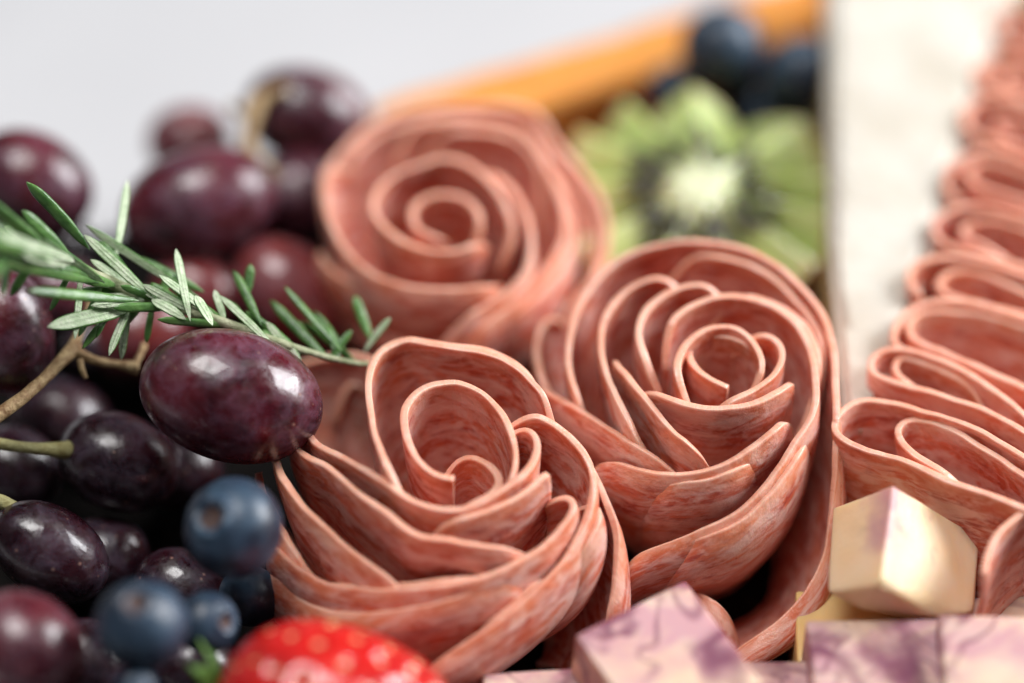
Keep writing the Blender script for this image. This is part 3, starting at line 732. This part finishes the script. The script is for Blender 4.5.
# tilted pale block : points in image plane plus depth offset
d0 = depth(P(893, 485, 3.75))
T = [(893,485,0),(832,508,.7),(979,536,.95),(881,584,-.75),(827,592,.0),(973,614,.25),(848,603,.15),(936,617,-.15),(862,609,-.2),(920,560,1.75),(905,620,1.2),(975,600,.9)]
hull_block('cheese_cube', [PD(x, y, d0 + d) for x, y, d in T], M['marble_pale'], 'creamy yellow cheese cube tilted on top of the others, with faint purple veins', 'cheese cube', 'cheese cubes', bev=.05, seed=3)
def flat_cube(corner_px, z, size, ang, mat, label, seed, hz=None, tilt=(0, 0)):
    """corner_px = image position of the rear-left top corner"""
    c = P(corner_px[0], corner_px[1], z); h = hz or size[2]
    a = R_(ang); ux = Vector((math.cos(a), math.sin(a), tilt[0])); uy = Vector((math.sin(a), -math.cos(a), tilt[1]))
    uz = Vector((-tilt[0] * math.cos(a) - tilt[1] * math.sin(a), -tilt[0] * math.sin(a) + tilt[1] * math.cos(a), 1))
    pts = [c + ux * (size[0] * i) + uy * (size[1] * j) - uz * (h * k_) for i in (0, 1) for j in (0, 1) for k_ in (0, 1)]
    return hull_block('cheese_cube', pts, M[mat], label, 'cheese cube', 'cheese cubes', seed=seed)
flat_cube((806, 620), 2.7, (1.75, 1.7, 1.7), 1, 'marble', 'purple veined cheese cube directly below the tilted creamy one', 11)
flat_cube((938, 614), 3.0, (1.75, 1.7, 1.9), -2, 'marble', 'pinkish cheese cube in the bottom right corner', 12)
flat_cube((685, 580), 3.0, (1.75, 1.7, 1.7), -58, 'marble', 'purple marbled cheese cube turned like a diamond in front of the middle salami rose', 13, tilt=(-.12, .0))
flat_cube((742, 661), 2.2, (1.3, 1.7, 1.5), 0, 'marble', 'purple veined cheese cube mostly below the frame between the diamond and square cubes', 14)
flat_cube((482, 673), 2.1, (1.55, 1.6, 1.4), 4, 'marble', 'sliver of pinkish cheese cube at the bottom edge right of the strawberry', 15)
flat_cube((796, 590), 1.9, (1.6, 1.2, 1.2), -4, 'marble_yellow', 'shaded yellow cheese cube underneath the tilted creamy one', 16)
flat_cube((962, 597), 2.0, (1.7, 1.1, 1.3), 2, 'marble', 'lilac cheese cube behind the corner one, under the salami end', 17)

# brie wedge
zt = 3.2
top = [(843, 425), (829, 230), (826, -60), (1040, -60), (995, 45), (960, 150), (915, 300), (880, 400), (858, 430)]
def brie():
    tp = [P(x, y, zt) for x, y in top]
    bm = bmesh.new(); n = len(tp)
    vt = [bm.verts.new(p) for p in tp]; vb = [bm.verts.new((p.x, p.y, BZ + .02)) for p in tp]
    bm.faces.new(vt); bm.faces.new(vb[::-1]); side = [bm.faces.new((vt[i], vb[i], vb[(i + 1) % n], vt[(i + 1) % n])) for i in range(n)]
    bmesh.ops.recalc_face_normals(bm, faces=bm.faces[:])
    bmesh.ops.bevel(bm, geom=[e for e in bm.edges], offset=.12, segments=3, affect='EDGES')
    bmesh.ops.triangulate(bm, faces=bm.faces[:])
    for _ in range(6):
        es = [e for e in bm.edges if e.calc_length() > .3]
        if not es: break
        bmesh.ops.subdivide_edges(bm, edges=es, cuts=1); bmesh.ops.triangulate(bm, faces=[f for f in bm.faces if len(f.verts) > 3])
    for v in bm.verts: v.co += Vector((n3(v.co, .9, 2), n3(v.co, .9, 6), n3(v.co, 1.1, 9) + .3 * n3(v.co, 2.4, 1))) * .025
    bmesh.ops.recalc_face_normals(bm, faces=bm.faces[:])
    bm.verts.index_update(); bm.faces.ensure_lookup_table()
    vs = [v.co.copy() for v in bm.verts]
    paste = [f for f in bm.faces if abs(f.normal.z) < .6 and f.calc_center_median().z < zt - .12]
    ps = set(paste); rind = [f for f in bm.faces if f not in ps]
    c = sum(vs, Vector()) / len(vs); org = Vector((c.x, c.y, BZ + .01))
    root = mesh_obj('brie_wedge', vs, [[v.index for v in f.verts] for f in paste], M['brie_paste'], origin=org)
    mesh_obj('rind', vs, [[v.index for v in f.verts] for f in rind], M['brie_rind'], origin=org, parent=root)
    bm.free(); tag(root, 'white rinded brie wedge between the kiwi and the row of folded salami', 'brie')
brie()

# cheddar sticks along the rear edge of the board
def stick(p0, p1, z, wd, ht, mat, label, seed):
    a, b_ = P(p0[0], p0[1], z), P(p1[0], p1[1], z); d = (b_ - a).normalized(); s = Vector((d.y, -d.x, 0))
    pts = [q_ + s * (wd * 1.35 * i) - Vector((0, 0, ht * k_)) for q_ in (a, b_) for i in (0, 1) for k_ in (0, 1)]
    o = hull_block('cheese_stick', pts, M[mat], label, 'cheese stick', 'orange cheese sticks', bev=.1, seed=seed, lumps=.03)
stick((372, 104), (640, 26), 1.9, .9, 1.2, 'cheddar', 'long orange cheese stick at the back behind the blurred salami rose', 1)
stick((628, 28), (850, -38), 1.9, 1.0, 1.2, 'cheddar', 'orange cheese stick at the top edge behind the blueberries', 2)
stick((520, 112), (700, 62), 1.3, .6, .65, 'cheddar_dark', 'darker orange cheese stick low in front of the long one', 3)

# ------------------------------------------------------------------ kiwi
def kiwi():
    cen = P(702, 184, 2.6)
    root = empty('kiwi_half', Vector((cen.x, cen.y, BZ + .01)))
    tag(root, 'green kiwi half with a pale core, cut into petals, left of the brie', 'kiwi')
    org = Vector((cen.x, cen.y, BZ + .01))
    nx = Vector((.05, -.10, 1)).normalized(); ex = RIGHT; ey = nx.cross(ex).normalized()
    NP = 11; Rr = 2.2
    rg = random.Random(4)
    def top(rr, th):
        ph = (th / (2 * math.pi) * NP + .18 * math.sin(2 * th + 1) + .12 * math.sin(3 * th)) % 1.0
        ridge = 1 - abs(2 * ph - 1)                    # 0 in groove, 1 on the ridge
        ridge = ridge ** .55
        f = min(1, max(0, (rr - .35) / .5))
        h = .04 * math.exp(-(rr / .55) ** 4) + f * (-.95 + .95 * ridge) - .12 * (rr / Rr) ** 3
        return h
    nr, na = 26, 242
    vs, fs, uvs = [], [], []
    for j in range(nr + 1):
        r0 = Rr * j / nr
        for i in range(na):
            th = 2 * math.pi * i / na
            ph = (th / (2 * math.pi) * NP + .18 * math.sin(2 * th + 1) + .12 * math.sin(3 * th)) % 1.0; ridge = (1 - abs(2 * ph - 1))
            rr = r0 * (1 + .10 * (ridge ** .5 - .7) * .6 * (j / nr) ** 2)
            p = cen + ex * rr * math.cos(th) * 1.02 + ey * rr * math.sin(th) * .98 + nx * (top(r0, th) + .03 * n3((rr * math.cos(th), rr * math.sin(th), 0), 2))
            vs.append(p); uvs.append((i / na, rr / 3 + .0))
    for j in range(nr):
        for i in range(na):
            a = j * na + i; b_ = j * na + (i + 1) % na; fs.append((a, a + na, b_ + na, b_))
    mesh_obj('flesh', vs, fs, M['kiwi'], origin=org, parent=root, uvs=uvs)
    # skin shell below
    sk, sf = [], []; rows = 12
    for j in range(rows + 1):
        t = j / rows
        for i in range(na):
            th = 2 * math.pi * i / na
            e = vs[nr * na + i]
            f = math.cos(t * math.pi / 2 * .96) ** .55
            off = (e - cen); flat = off - nx * off.dot(nx); hz = off.dot(nx)
            k_ = 1.0 + .05 * math.sin(math.pi * min(1, t * 2.2))
            sk.append(cen + flat * max(.12, f) * k_ + nx * (hz * (1 - t) - 1.6 * math.sin(t * math.pi / 2)))
    for j in range(rows):
        for i in range(na):
            a = j * na + i; b_ = j * na + (i + 1) % na; sf.append((a, a + na, b_ + na, b_))
    mesh_obj('skin', sk, sf, M['kiwi_skin'], origin=org, parent=root)
    V, F = [], []
    for q_ in range(170):
        th = rg.uniform(0, 2 * math.pi); rr = rg.uniform(.66, 1.2)
        d = ex * math.cos(th) + ey * math.sin(th); c_ = cen + d * rr + nx * (top(rr, th) + .06); b_ = nx.cross(d); o = len(V)
        for i in range(6):
            w = math.pi * 2 * i / 6; V.append(c_ + d * .15 * math.cos(w) + b_ * .07 * math.sin(w) - nx * .02)
        V.append(c_ + nx * .035); F += [(o + i, o + (i + 1) % 6, o + 6) for i in range(6)]
    mesh_obj('seeds', V, F, M['kiwi_seed'], origin=org, parent=root)
kiwi()

# ------------------------------------------------------------------ light
w = bpy.data.worlds.new('World'); sc.world = w; w.use_nodes = True
bg = w.node_tree.nodes['Background']; bg.inputs[0].default_value = (.86, .93, 1.0, 1); bg.inputs[1].default_value = .03
def area(name, loc, target, sx, sy, power, col):
    l = bpy.data.lights.new(name, 'AREA'); l.shape = 'RECTANGLE'; l.size = sx; l.size_y = sy; l.energy = power; l.color = col
    o = bpy.data.objects.new(name, l); C.objects.link(o); o.location = Vector(loc)
    o.rotation_euler = (Vector(target) - Vector(loc)).to_track_quat('-Z', 'Y').to_euler(); return o
area('window_light', (1.0, .35, .60), (0, 0, .03), .65, .65, 26, (.97, .98, 1.0))
area('ceiling_light', (-.15, .10, 1.15), (0, -.03, .03), .5, .5, 11.2, (1.0, .985, .97))
sc.view_settings.view_transform = 'Standard'; sc.view_settings.look = 'None'; sc.view_settings.exposure = 0; sc.view_settings.gamma = 1
sc.cycles.max_bounces = 8; sc.cycles.diffuse_bounces = 4
sc.cycles.use_denoising = True
